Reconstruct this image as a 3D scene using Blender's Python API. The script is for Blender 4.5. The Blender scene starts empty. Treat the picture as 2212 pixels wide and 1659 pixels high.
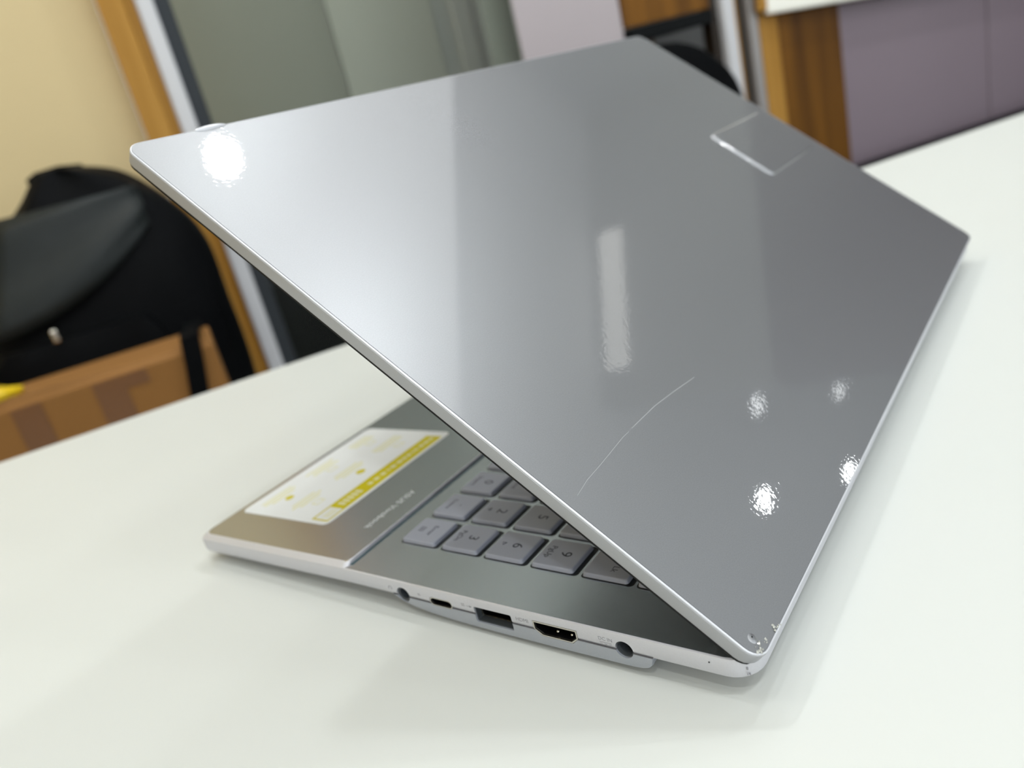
import bpy, bmesh, math, random
from mathutils import Vector, Matrix

random.seed(4)
S = bpy.context.scene
COL = S.collection

# ------------------------------------------------------------------ camera
cam_d = bpy.data.cameras.new('camera')
cam = bpy.data.objects.new('camera', cam_d)
COL.objects.link(cam)
right = Vector((0.8912171, -0.3883576, -0.2343296))
up = Vector((0.3404967, 0.2315210, 0.9112958))
back = Vector((-0.2996564, -0.8919509, 0.3385700))
rot = Matrix((right, up, back)).transposed()
cam.matrix_world = Matrix.Translation((-0.07636, -0.59887, 0.89777)) @ rot.to_4x4()
cam_d.sensor_fit = 'HORIZONTAL'
cam_d.sensor_width = 36.0
cam_d.lens = 1710.54 / 2212 * 36.0
cam_d.clip_start = 0.01
cam_d.clip_end = 50
cam_d.dof.use_dof = True
cam_d.dof.focus_distance = 0.207
cam_d.dof.aperture_fstop = 10.5
S.camera = cam

# ------------------------------------------------------------------ world, exposure
world = bpy.data.worlds.new('room_light')
S.world = world
world.use_nodes = True
bgn = world.node_tree.nodes['Background']
bgn.inputs[0].default_value = (0.90, 0.96, 1.0, 1)
bgn.inputs[1].default_value = 1.7
S.view_settings.view_transform = 'Standard'
S.view_settings.look = 'None'
S.view_settings.gamma = 1.0
S.view_settings.use_curve_mapping = False
S.view_settings.exposure = 0.08
try:
    S.cycles.use_denoising = True
    S.cycles.max_bounces = 8
    S.cycles.sample_clamp_indirect = 6.0
except Exception:
    pass
LAMP_POWER = 120.0
NEAR_FILL_POWER = 290.0
MID_FILL_POWER = 160.0
FAR_LAMP_POWER = 45.0
REFLECTION_POWER = 4.0


# ------------------------------------------------------------------ helpers
def srgb(r, g, b):
    def f(c):
        c /= 255.0
        return c / 12.92 if c <= 0.04045 else ((c + 0.055) / 1.055) ** 2.4
    return (f(r), f(g), f(b), 1.0)


def mat(name, col, rough=0.5, metal=0.0, coat=0.0, coat_rough=0.03, spec=0.5, noise=0.0, nscale=40.0,
        bump=0.0, bscale=400.0, emit=None, estr=0.0):
    m = bpy.data.materials.new(name)
    m.use_nodes = True
    nt = m.node_tree
    b = nt.nodes['Principled BSDF']
    b.inputs['Base Color'].default_value = col
    b.inputs['Roughness'].default_value = rough
    b.inputs['Metallic'].default_value = metal
    b.inputs['Coat Weight'].default_value = coat
    b.inputs['Coat Roughness'].default_value = coat_rough
    b.inputs['Specular IOR Level'].default_value = spec
    tc = nt.nodes.new('ShaderNodeTexCoord')
    if noise > 0:
        n = nt.nodes.new('ShaderNodeTexNoise')
        n.inputs['Scale'].default_value = nscale
        n.inputs['Detail'].default_value = 3
        nt.links.new(tc.outputs['Object'], n.inputs['Vector'])
        mx = nt.nodes.new('ShaderNodeMix')
        mx.data_type = 'RGBA'
        mx.inputs[6].default_value = tuple(max(0, c * (1 - noise)) for c in col[:3]) + (1,)
        mx.inputs[7].default_value = tuple(min(1, c * (1 + noise)) for c in col[:3]) + (1,)
        nt.links.new(n.outputs['Fac'], mx.inputs[0])
        nt.links.new(mx.outputs[2], b.inputs['Base Color'])
    if bump > 0:
        n2 = nt.nodes.new('ShaderNodeTexNoise')
        n2.inputs['Scale'].default_value = bscale
        n2.inputs['Detail'].default_value = 2
        nt.links.new(tc.outputs['Object'], n2.inputs['Vector'])
        bp = nt.nodes.new('ShaderNodeBump')
        bp.inputs['Strength'].default_value = bump
        bp.inputs['Distance'].default_value = 0.001
        nt.links.new(n2.outputs['Fac'], bp.inputs['Height'])
        nt.links.new(bp.outputs['Normal'], b.inputs['Normal'])
    if emit:
        b.inputs['Emission Color'].default_value = emit
        b.inputs['Emission Strength'].default_value = estr
    return m


def wood_mat(name, c1, c2, axis_scale=(30, 30, 2.0), rough=0.45):
    m = bpy.data.materials.new(name)
    m.use_nodes = True
    nt = m.node_tree
    b = nt.nodes['Principled BSDF']
    tc = nt.nodes.new('ShaderNodeTexCoord')
    mp = nt.nodes.new('ShaderNodeMapping')
    mp.inputs['Scale'].default_value = axis_scale
    n = nt.nodes.new('ShaderNodeTexNoise')
    n.inputs['Scale'].default_value = 1.0
    n.inputs['Detail'].default_value = 5
    cr = nt.nodes.new('ShaderNodeValToRGB')
    cr.color_ramp.elements[0].position = 0.3
    cr.color_ramp.elements[1].position = 0.72
    cr.color_ramp.elements[0].color = c1
    cr.color_ramp.elements[1].color = c2
    nt.links.new(tc.outputs['Object'], mp.inputs['Vector'])
    nt.links.new(mp.outputs['Vector'], n.inputs['Vector'])
    nt.links.new(n.outputs['Fac'], cr.inputs['Fac'])
    nt.links.new(cr.outputs['Color'], b.inputs['Base Color'])
    b.inputs['Roughness'].default_value = rough
    b.inputs['Specular IOR Level'].default_value = 0.15
    return m


def obj(name, me, material=None, parent=None, loc=None, rot_=None):
    if isinstance(me, bmesh.types.BMesh):
        bm = me
        bmesh.ops.recalc_face_normals(bm, faces=bm.faces[:])
        me = bpy.data.meshes.new(name)
        bm.to_mesh(me)
        bm.free()
    o = bpy.data.objects.new(name, me)
    COL.objects.link(o)
    if material and hasattr(me, 'materials') and not me.materials:
        me.materials.append(material)
    if parent:
        o.parent = parent
    if loc:
        o.location = loc
    if rot_:
        o.rotation_euler = rot_
    return o


def tag(o, label=None, cat=None, group=None, kind=None):
    if label:
        o['label'] = label
    if cat:
        o['category'] = cat
    if group:
        o['group'] = group
    if kind:
        o['kind'] = kind
    return o


def empty(name, loc, rz=0.0):
    o = bpy.data.objects.new(name, None)
    COL.objects.link(o)
    o.location = loc
    o.rotation_euler = (0, 0, rz)
    o.empty_display_size = 0.05
    return o


def smooth(o, angle=35):
    me = o.data
    for p in me.polygons:
        p.use_smooth = True
    for p in me.polygons:
        if abs(p.normal.z) > 0.9995:
            p.use_smooth = False
    bm = bmesh.new()
    bm.from_mesh(me)
    a = math.radians(angle)
    for e in bm.edges:
        if any(not f.smooth for f in e.link_faces):
            e.smooth = False
        if len(e.link_faces) == 2 and e.calc_face_angle(0) > a:
            e.smooth = False
    bm.to_mesh(me)
    bm.free()
    return o


def box(bm, x0, x1, y0, y1, z0, z1, bev=0.0, k=1.0, seg=2):
    r = bmesh.ops.create_cube(bm, size=1.0)
    vs = r['verts']
    for v in vs:
        v.co = Vector(((x0 + x1) / 2 + v.co.x * (x1 - x0), (y0 + y1) / 2 + v.co.y * (y1 - y0),
                       (z0 + z1) / 2 + v.co.z * (z1 - z0))) * k
    if bev > 0:
        es = list({e for v in vs for e in v.link_edges})
        bmesh.ops.bevel(bm, geom=es, offset=bev * k, segments=seg, profile=0.5, affect='EDGES')
    return bm


def boxobj(name, x0, x1, y0, y1, z0, z1, material, parent=None, bev=0.0, k=1.0):
    bm = box(bmesh.new(), x0, x1, y0, y1, z0, z1, bev, k)
    return obj(name, bm, material, parent)


def rrect(x0, x1, y0, y1, r, n=5, r1=None):
    """rounded rectangle as matching right and left chains, each from low y to high y"""
    r = max(r, 1e-4)
    R = []
    cx = x0 + r
    for i in range(n + 1):
        a = math.radians(270 - 90 * i / n)
        R.append((cx + r * math.cos(a), y0 + r + r * math.sin(a)))
    r = max(r1, 1e-4) if r1 is not None else r
    cx = x0 + r
    for i in range(n + 1):
        a = math.radians(180 - 90 * i / n)
        R.append((cx + r * math.cos(a), y1 - r + r * math.sin(a)))
    L = [(x0 + x1 - x, y) for x, y in R]
    return R + L[::-1]


def loft(rings, cap0=True, cap1=True, k=0.001, bm=None):
    """rings of 3-D points (mm by default) made with rrect(): bridged, ends closed with strips"""
    bm = bm or bmesh.new()
    V = [[bm.verts.new(Vector(p) * k) for p in r] for r in rings]
    n = len(rings[0])
    for a, b in zip(V, V[1:]):
        for i in range(n):
            j = (i + 1) % n
            bm.faces.new((a[i], a[j], b[j], b[i]))
    h = n // 2
    for on, r in ((cap0, V[0]), (cap1, V[-1])):
        if on:
            for i in range(h - 1):
                bm.faces.new((r[i], r[i + 1], r[n - 2 - i], r[n - 1 - i]))
    return bm


def prism(x0, x1, y0, y1, z0, z1, r, bev=0.0, n=4, k=0.001, bm=None):
    """rounded slab; bev rounds the upper edge"""
    rings = [[(x, y, z0) for x, y in rrect(x0, x1, y0, y1, r, n)]]
    if bev > 0:
        for t in (0.0, 0.5, 1.0):
            a = t * math.pi / 2
            i = bev * (1 - math.cos(a))
            z = z1 - bev + bev * math.sin(a)
            rings.append([(x, y, z) for x, y in rrect(x0 + i, x1 - i, y0 + i, y1 - i, r - i * .6, n)])
    else:
        rings.append([(x, y, z1) for x, y in rrect(x0, x1, y0, y1, r, n)])
    return loft(rings, k=k, bm=bm)


def tube(bm, pts, rad, seg=8, closed=False, k=1.0):
    """round tube along points"""
    pts = [Vector(p) * k for p in pts]
    rad *= k
    rings = []
    n = len(pts)
    for i, p in enumerate(pts):
        d = (pts[(i + 1) % n] if (closed or i < n - 1) else p) - (pts[i - 1] if (closed or i > 0) else p)
        d.normalize()
        ref = Vector((0, 0, 1)) if abs(d.z) < 0.9 else Vector((1, 0, 0))
        a = d.cross(ref).normalized()
        b = d.cross(a)
        rings.append([bm.verts.new(p + (a * math.cos(t) + b * math.sin(t)) * rad)
                      for t in [2 * math.pi * j / seg for j in range(seg)]])
    m = n if closed else n - 1
    for i in range(m):
        A, B = rings[i], rings[(i + 1) % n]
        for j in range(seg):
            bm.faces.new((A[j], A[(j + 1) % seg], B[(j + 1) % seg], B[j]))
    if not closed:
        bm.faces.new(rings[0])
        bm.faces.new(rings[-1])
    return bm


def lathe(profile, seg=24, k=1.0, bm=None, axis='z', center=(0, 0, 0), closed=False):
    bm = bm or bmesh.new()
    c = Vector(center)
    rings = []
    for r, h in profile:
        ring = []
        for j in range(seg):
            t = 2 * math.pi * j / seg
            p = Vector((r * math.cos(t), r * math.sin(t), h))
            if axis == 'x':
                p = Vector((h, r * math.cos(t), r * math.sin(t)))
            ring.append(bm.verts.new((c + p) * k))
        rings.append(ring)
    for A, B in zip(rings, rings[1:]):
        for j in range(seg):
            bm.faces.new((A[j], A[(j + 1) % seg], B[(j + 1) % seg], B[j]))
    if closed:
        A, B = rings[-1], rings[0]
        for j in range(seg):
            bm.faces.new((A[j], A[(j + 1) % seg], B[(j + 1) % seg], B[j]))
    else:
        if profile[0][0] > 1e-6:
            bm.faces.new(rings[0])
        if profile[-1][0] > 1e-6:
            bm.faces.new(rings[-1])
    bmesh.ops.remove_doubles(bm, verts=bm.verts[:], dist=1e-7)
    return bm


def text(name, body, size, material, parent, origin, xdir, ydir, align='CENTER', extrude=0.00001):
    c = bpy.data.curves.new(name, 'FONT')
    c.body = body
    c.size = size
    c.align_x = align
    c.align_y = 'CENTER'
    c.extrude = extrude
    c.resolution_u = 3
    c.materials.append(material)
    o = bpy.data.objects.new(name, c)
    COL.objects.link(o)
    o.parent = parent
    x = Vector(xdir).normalized()
    y = Vector(ydir).normalized()
    m = Matrix((x, y, x.cross(y))).transposed().to_4x4()
    o.matrix_local = Matrix.Translation(Vector(origin)) @ m
    return o


# ------------------------------------------------------------------ materials
M = {}
M['wall'] = mat('beige_wall_paint', srgb(211, 191, 146), 0.7, noise=0.03, nscale=3)
M['white_wall'] = mat('white_wall_paint', srgb(226, 226, 222), 0.7, noise=0.02, nscale=3)
M['grey_wall'] = mat('grey_wall_paint', srgb(150, 152, 152), 0.6, noise=0.03, nscale=3)
M['ceiling'] = mat('white_ceiling_paint', srgb(238, 240, 242), 0.8, noise=0.01, nscale=3)
M['floor'] = mat('floor_tile', srgb(175, 172, 166), 0.35, noise=0.1, nscale=6)
M['table'] = mat('white_laminate', srgb(208, 210, 206), 0.36, noise=0.012, nscale=5, spec=0.2)
M['wood'] = wood_mat('orange_brown_wood', srgb(158, 112, 42), srgb(184, 138, 66))
M['brown'] = wood_mat('brown_laminate_wood', srgb(84, 52, 12), srgb(128, 84, 24), (24, 24, 1.5))
M['white_alu'] = mat('white_aluminium', srgb(205, 205, 208), 0.4, noise=0.02, nscale=8)
M['grey_alu'] = mat('grey_aluminium', srgb(150, 146, 144), 0.4, metal=0.3, noise=0.03, nscale=8)
M['dark'] = mat('dark_gap', srgb(38, 28, 18), 0.6, noise=0.1, nscale=8)
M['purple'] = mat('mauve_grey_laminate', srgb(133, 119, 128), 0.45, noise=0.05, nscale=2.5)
M['smoke'] = mat('smoke_grey_panel', srgb(158, 158, 150), 0.5, noise=0.06, nscale=4)
M['smoke2'] = mat('pale_smoke_panel', srgb(203, 204, 197), 0.5, noise=0.06, nscale=4)
M['smoke3'] = mat('light_strip_panel', srgb(215, 216, 216), 0.5, noise=0.02, nscale=4)
M['gasket'] = mat('slate_gasket', srgb(50, 54, 58), 0.5, spec=0.2, noise=0.03)
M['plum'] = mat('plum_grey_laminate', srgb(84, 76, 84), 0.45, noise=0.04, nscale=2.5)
M['pink'] = mat('pale_pink_panel', srgb(178, 168, 171), 0.5, noise=0.02, nscale=4)
M['gloss_white'] = mat('gloss_white_board', srgb(250, 248, 236), 0.3, noise=0.01, nscale=4)
M['black_lam'] = mat('black_laminate', srgb(12, 14, 15), 0.5, spec=0.1, noise=0.1, nscale=8)
M['black_fab'] = mat('black_nylon', srgb(8, 9, 11), 0.6, spec=0.06, noise=0.3, nscale=22, bump=0.25, bscale=60)
M['black_fab2'] = mat('black_webbing', srgb(9, 10, 12), 0.7, spec=0.05, noise=0.2, nscale=60)
M['pocket'] = mat('charcoal_nylon', srgb(32, 36, 36), 0.5, spec=0.2, noise=0.2, nscale=25, bump=0.2, bscale=50)
M['card'] = mat('brown_cardboard', srgb(138, 94, 40), 0.75, noise=0.06, nscale=14)
M['tape'] = mat('brown_tape', srgb(112, 72, 34), 0.35, noise=0.05, nscale=30)
M['yellow'] = mat('yellow_wrapper', srgb(225, 190, 20), 0.35, noise=0.1, nscale=40)
M['red'] = mat('red_wrapper', srgb(150, 14, 18), 0.35, noise=0.1, nscale=40)
M['metal'] = mat('polished_steel', srgb(215, 210, 200), 0.22, metal=1.0)
M['lamp'] = mat('lamp_glow', (1, 1, 1, 1), 0.5, emit=(0.95, 0.99, 1.0, 1), estr=LAMP_POWER)
M['fill_near'] = mat('near_fill_glow', (1, 1, 1, 1), 0.5, emit=(0.95, 0.99, 1.0, 1), estr=NEAR_FILL_POWER)
M['fill_mid'] = mat('mid_fill_glow', (1, 1, 1, 1), 0.5, emit=(0.95, 0.99, 1.0, 1), estr=MID_FILL_POWER)
M['lamp_far'] = mat('far_lamp_glow', (1, 1, 1, 1), 0.5, emit=(0.95, 0.99, 1.0, 1), estr=FAR_LAMP_POWER)
M['tube'] = mat('lit_tube', (1, 1, 1, 1), 0.5, emit=(1, 0.98, 0.93, 1), estr=0.75)
M['soft_fill'] = mat('soft_fill_glow', (1, 1, 1, 1), 0.6, emit=(0.95, 0.98, 1.0, 1), estr=0.60)
M['lamp_reflection'] = mat('lamp_reflection_glow', (1, 1, 1, 1), 0.5, emit=(0.95, 0.99, 1.0, 1), estr=REFLECTION_POWER)

# tinted glass of the sliding door
g = bpy.data.materials.new('grey_tinted_glass')
g.use_nodes = True
nt = g.node_tree
nt.nodes.remove(nt.nodes['Principled BSDF'])
tr = nt.nodes.new('ShaderNodeBsdfTransparent')
tr.inputs[0].default_value = (0.87, 0.885, 0.86, 1)
gl = nt.nodes.new('ShaderNodeBsdfGlossy')
gl.inputs['Roughness'].default_value = 0.06
gl.inputs['Color'].default_value = (0.9, 0.95, 0.93, 1)
fr = nt.nodes.new('ShaderNodeFresnel')
fr.inputs[0].default_value = 1.17
mx = nt.nodes.new('ShaderNodeMixShader')
nt.links.new(fr.outputs[0], mx.inputs[0])
nt.links.new(tr.outputs[0], mx.inputs[1])
nt.links.new(gl.outputs[0], mx.inputs[2])
nt.links.new(mx.outputs[0], nt.nodes['Material Output'].inputs[0])
M['glass'] = g


# silver laptop paint: metallic flake base under a clear film
def silver(name, col, rough, metal, coat, flake=0.12, flake_scale=2600.0, peel=0.0, coat_rough=0.02):
    m = bpy.data.materials.new(name)
    m.use_nodes = True
    nt = m.node_tree
    b = nt.nodes['Principled BSDF']
    b.inputs['Metallic'].default_value = metal
    b.inputs['Roughness'].default_value = rough
    b.inputs['Coat Weight'].default_value = coat
    b.inputs['Coat Roughness'].default_value = coat_rough
    b.inputs['Coat IOR'].default_value = 1.9
    tc = nt.nodes.new('ShaderNodeTexCoord')
    n = nt.nodes.new('ShaderNodeTexNoise')
    n.inputs['Scale'].default_value = flake_scale
    n.inputs['Detail'].default_value = 1
    nt.links.new(tc.outputs['Object'], n.inputs['Vector'])
    mx = nt.nodes.new('ShaderNodeMix')
    mx.data_type = 'RGBA'
    mx.inputs[6].default_value = tuple(c * (1 - flake) for c in col[:3]) + (1,)
    mx.inputs[7].default_value = tuple(min(1, c * (1 + flake)) for c in col[:3]) + (1,)
    nt.links.new(n.outputs['Fac'], mx.inputs[0])
    nt.links.new(mx.outputs[2], b.inputs['Base Color'])
    bp = nt.nodes.new('ShaderNodeBump')
    bp.inputs['Strength'].default_value = 0.08
    bp.inputs['Distance'].default_value = 0.0002
    nt.links.new(n.outputs['Fac'], bp.inputs['Height'])
    nt.links.new(bp.outputs['Normal'], b.inputs['Normal'])
    if peel > 0:
        n2 = nt.nodes.new('ShaderNodeTexNoise')
        n2.inputs['Scale'].default_value = 700
        n2.inputs['Detail'].default_value = 1
        nt.links.new(tc.outputs['Object'], n2.inputs['Vector'])
        b2 = nt.nodes.new('ShaderNodeBump')
        b2.inputs['Strength'].default_value = peel
        b2.inputs['Distance'].default_value = 0.0002
        nt.links.new(n2.outputs['Fac'], b2.inputs['Height'])
        nt.links.new(b2.outputs['Normal'], b.inputs['Coat Normal'])
    return m


M['lid'] = silver('silver_lid_paint', srgb(149, 150, 153), 0.37, 0.75, 1.0, 0.10, 2600, 0.05)
M['chassis'] = silver('silver_chassis_paint', srgb(203, 203, 209), 0.42, 0.42, 0.0, 0.04)
M['lid_side'] = silver('silver_lid_side', srgb(172, 173, 177), 0.42, 0.5, 0.0, 0.04)
M['deck'] = silver('silver_deck_paint', srgb(184, 188, 195), 0.24, 0.97, 0.0, 0.05)
M['under'] = silver('grey_bottom_cover', srgb(168, 172, 180), 0.45, 0.4, 0.0, 0.04)
M['key'] = mat('key_plastic', srgb(160, 164, 178), 0.5, noise=0.03, nscale=3000)
M['ink'] = mat('key_print', srgb(48, 52, 62), 0.6, noise=0.02)
M['faint'] = mat('faint_grey_print', srgb(140, 140, 146), 0.6, noise=0.02)
M['faint_white'] = mat('white_print', srgb(225, 228, 230), 0.6, noise=0.02)
M['well'] = mat('key_well_shade_black', srgb(16, 22, 30), 0.6, noise=0.05)
M['teal'] = mat('teal_grey_reflection', srgb(46, 74, 82), 0.5, noise=0.02)
M['black'] = mat('black_plastic', srgb(10, 10, 12), 0.35, spec=0.2, noise=0.1)
M['socket'] = mat('grey_socket_plastic', srgb(60, 64, 68), 0.4, noise=0.05)
M['screen'] = mat('dark_screen', srgb(8, 24, 38), 0.12, spec=0.15, noise=0.02)
M['rubber'] = mat('rubber', srgb(30, 30, 32), 0.8, noise=0.1)
M['groove'] = mat('seam_grey', srgb(90, 90, 94), 0.5, noise=0.02)
M['sticker'] = mat('sticker_white', srgb(226, 228, 228), 0.45, spec=0.2, noise=0.01)
M['sticker_y'] = mat('sticker_yellow', srgb(204, 190, 0), 0.45, spec=0.15, noise=0.02)
M['sticker_p'] = mat('sticker_pale_yellow', srgb(222, 219, 175), 0.45, spec=0.2, noise=0.02)
M['gold'] = mat('gold_contact', srgb(200, 170, 90), 0.3, metal=1.0)
M['film'] = mat('torn_clear_film', srgb(176, 176, 168), 0.12, coat=1.0, noise=0.15, nscale=900)
M['scratch'] = mat('scratch_line', srgb(160, 162, 162), 0.4, noise=0.02)
M['edge'] = silver('bright_cut_edge', srgb(210, 211, 216), 0.3, 0.3, 0.0, 0.03)

# ------------------------------------------------------------------ setting
TT = 0.75            # table top height
CZ = 2.65            # ceiling
DH = 2.05            # door head and top of the units along the back
floor = tag(boxobj('floor', -2.6, 7.2, -3.6, 1.6, -0.1, 0.0, M['floor']), kind='structure')
ceil = tag(boxobj('ceiling', -2.6, 7.2, -3.6, 1.6, CZ, CZ + 0.1, M['ceiling']), kind='structure')
tag(boxobj('wall_back', -2.6, -0.084, 0.92, 1.02, 0, CZ, M['wall']), kind='structure')
tag(boxobj('wall_alcove', -0.084, 1.15, 1.36, 1.46, 0, CZ, M['white_wall']), kind='structure')
tag(boxobj('wall_far', -0.084, 7.2, 1.5, 1.6, 0, CZ, M['grey_wall']), kind='structure')
tag(boxobj('wall_left', -2.6, -2.5, -3.6, 0.92, 0, CZ, M['wall']), kind='structure')
tag(boxobj('wall_right', 7.1, 7.2, -3.6, 1.5, 0, CZ, M['grey_wall']), kind='structure')
# mauve panels of the wall on the right, and the panelled run that turns the corner
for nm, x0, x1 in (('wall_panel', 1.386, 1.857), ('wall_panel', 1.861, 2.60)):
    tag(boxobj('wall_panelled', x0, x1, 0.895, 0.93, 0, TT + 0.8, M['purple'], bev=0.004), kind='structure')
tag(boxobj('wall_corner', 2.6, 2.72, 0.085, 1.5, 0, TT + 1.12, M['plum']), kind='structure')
tag(boxobj('wall_corner', 2.602, 2.72, 0.085, 1.5, TT + 1.12, CZ, M['grey_wall']), kind='structure')
tl = empty('tube_light', (2.60, 0.56, TT + 1.78))
tag(tl, 'long tube light high on the corner wall, mirrored as a bar', 'lamp')
obj('housing', box(bmesh.new(), -0.02, 0.0, -0.32, 0.32, -0.03, 0.03, 0.004), M['white_alu'], tl)
obj('tube', box(bmesh.new(), -0.045, -0.0205, -0.31, 0.31, -0.06, 0.06, 0.010), M['tube'], tl)

# glass sliding door in its wooden frame
door = tag(empty('door_1', (-0.03, 0.90, 0)), kind='structure')


def dpart(name, x0, x1, y0, y1, z0, z1, m, bev=0.002):
    bm = box(bmesh.new(), x0 + 0.03, x1 + 0.03, y0 - 0.90, y1 - 0.90, z0, z1, bev)
    return obj(name, bm, m, door)


dpart('jamb', -0.083, -0.043, 0.868, 0.96, 0, DH, M['wood'], 0.004)
dpart('jamb_stop', -0.043, -0.028, 0.884, 0.96, 0, DH, M['wood'])
dpart('stile', -0.028, -0.001, 0.872, 0.912, 0, DH, M['white_alu'], 0.005)
dpart('gasket', -0.001, 0.024, 0.886, 0.904, 0, DH, M['gasket'])
dpart('head_rail', -0.083, 0.836, 0.868, 0.912, DH + 0.0005, DH + 0.05, M['white_alu'])
dpart('glass_pane', 0.0245, 0.609, 0.892, 0.898, 0.02, DH - 0.04, M['glass'], 0)
dpart('infill_panel', 0.610, 0.836, 0.888, 0.900, 0.0, DH, M['pink'])
# things standing in the alcove behind the glass
for i, (x0, x1, z0, y, m, lab) in enumerate((
        (0.05, 0.36, 0.82, 1.30, M['smoke'], 'smoke grey panel leaning behind the glass, nearest the white door stile'),
        (0.361, 0.60, 0.82, 1.301, M['smoke2'], 'pale grey panel behind the glass door, in the middle'),
        (0.640, 0.685, 0.82, 1.28, M['smoke3'], 'thin light strip standing behind the glass door'),
        (0.572, 0.66, 0.82, 0.945, M['smoke'], 'pale grey panel behind the right end of the glass'))):
    o = boxobj('leaning_panel', x0, x1, y, y + 0.02, z0, 2.0, m, bev=0.003)
    tag(o, lab, 'panel')
sc = empty('low_cabinet', (0.40, 1.2, 0))
tag(sc, 'low black cabinet behind the glass door, seen beneath the raised lid', 'cabinet')
obj('body', box(bmesh.new(), -0.38, 0.42, -0.16, 0.15, 0, 0.80, 0.006), M['black_lam'], sc)
for x in (-0.375, 0.022):
    obj('door', box(bmesh.new(), x, x + 0.39, -0.178, -0.162, 0.03, 0.78, 0.003), M['black_lam'], sc)
bmx = bmesh.new()

# wooden unit right of the glass: upper panel, dark shelf edge, posts
un = empty('shelf_unit', (0.94, 0.95, 0))
tag(un, 'brown wooden shelf unit behind the lid corner, with a dark shelf edge', 'shelf unit')


def upart(name, x0, x1, y0, y1, z0, z1, m, bev=0.002):
    return obj(name, box(bmesh.new(), x0 - 0.94, x1 - 0.94, y0 - 0.95, y1 - 0.95, z0, z1, bev), m, un)


upart('upper_panel', 0.838, 1.044, 0.885, 0.905, TT + 0.206, DH, M['brown'])
upart('shelf', 0.84, 1.044, 0.875, 1.30, TT + 0.178, TT + 0.204, M['black_lam'])
upart('side_panel', 0.838, 0.852, 0.906, 1.30, 0.0, TT + 0.177, M['brown'])
upart('back_panel', 0.853, 1.044, 1.10, 1.118, 0.0, TT + 0.177, M['brown'])
upart('base', 0.853, 1.044, 0.90, 1.099, 0.0, 0.10, M['black_lam'])
tag(boxobj('trim_2', 1.046, 1.063, 0.886, 0.92, 0, DH, M['dark']), kind='structure')
tag(boxobj('trim_3', 1.064, 1.094, 0.868, 0.92, 0, DH, M['white_alu'], bev=0.004), kind='structure')
tag(boxobj('trim_4', 1.0945, 1.109, 0.882, 0.92, 0, DH, M['wood'], bev=0.002), kind='structure')
tag(boxobj('trim_5', 1.1095, 1.126, 0.89, 0.92, 0, DH, M['dark']), kind='structure')
tag(boxobj('trim_6', 1.1265, 1.150, 0.868, 0.93, 0, DH, M['grey_alu'], bev=0.004), kind='structure')
# broad brown pilaster with a panel coloured darker for its recess shade
pil = empty('wooden_pilaster', (1.268, 0.90, 0))
tag(pil, 'broad brown wooden panel under the white cabinet, beside the grey posts', 'panel')
obj('stile', box(bmesh.new(), -0.116, -0.066, -0.028, 0.03, 0, TT + 0.21, 0.002), M['wood'], pil)
obj('panel', box(bmesh.new(), -0.0655, 0.116, -0.016, 0.03, 0, TT + 0.21, 0.002), M['brown'], pil)

# white overhead cabinet
oc = empty('wall_board', (1.445, 0.845, TT + 0.161), 0.0)
tag(oc, 'white board with a wooden edge above the brown panel, cut by the top of the frame', 'board')
oc.rotation_euler = (0, math.radians(3.4), 0)
obj('board_panel', box(bmesh.new(), -0.288, 0.66, 0.0, 0.014, -0.012, 0.58, 0.004), M['gloss_white'], oc)
obj('edge_strip', box(bmesh.new(), -0.308, -0.289, -0.001, 0.014, -0.004, 0.58, 0.002), M['wood'], oc)

# low black cabinet under the mauve wall
lc = empty('low_counter', (1.9, 0.95, 0))
tag(lc, 'low black counter along the mauve wall, behind the far table edge', 'counter')
obj('body', box(bmesh.new(), -0.69, 0.68, -0.21, -0.09, 0, TT - 0.231, 0.006), M['black_lam'], lc)
obj('worktop', box(bmesh.new(), -0.70, 0.69, -0.23, -0.085, TT - 0.23, TT - 0.20, 0.008), M['black_lam'], lc)

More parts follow.
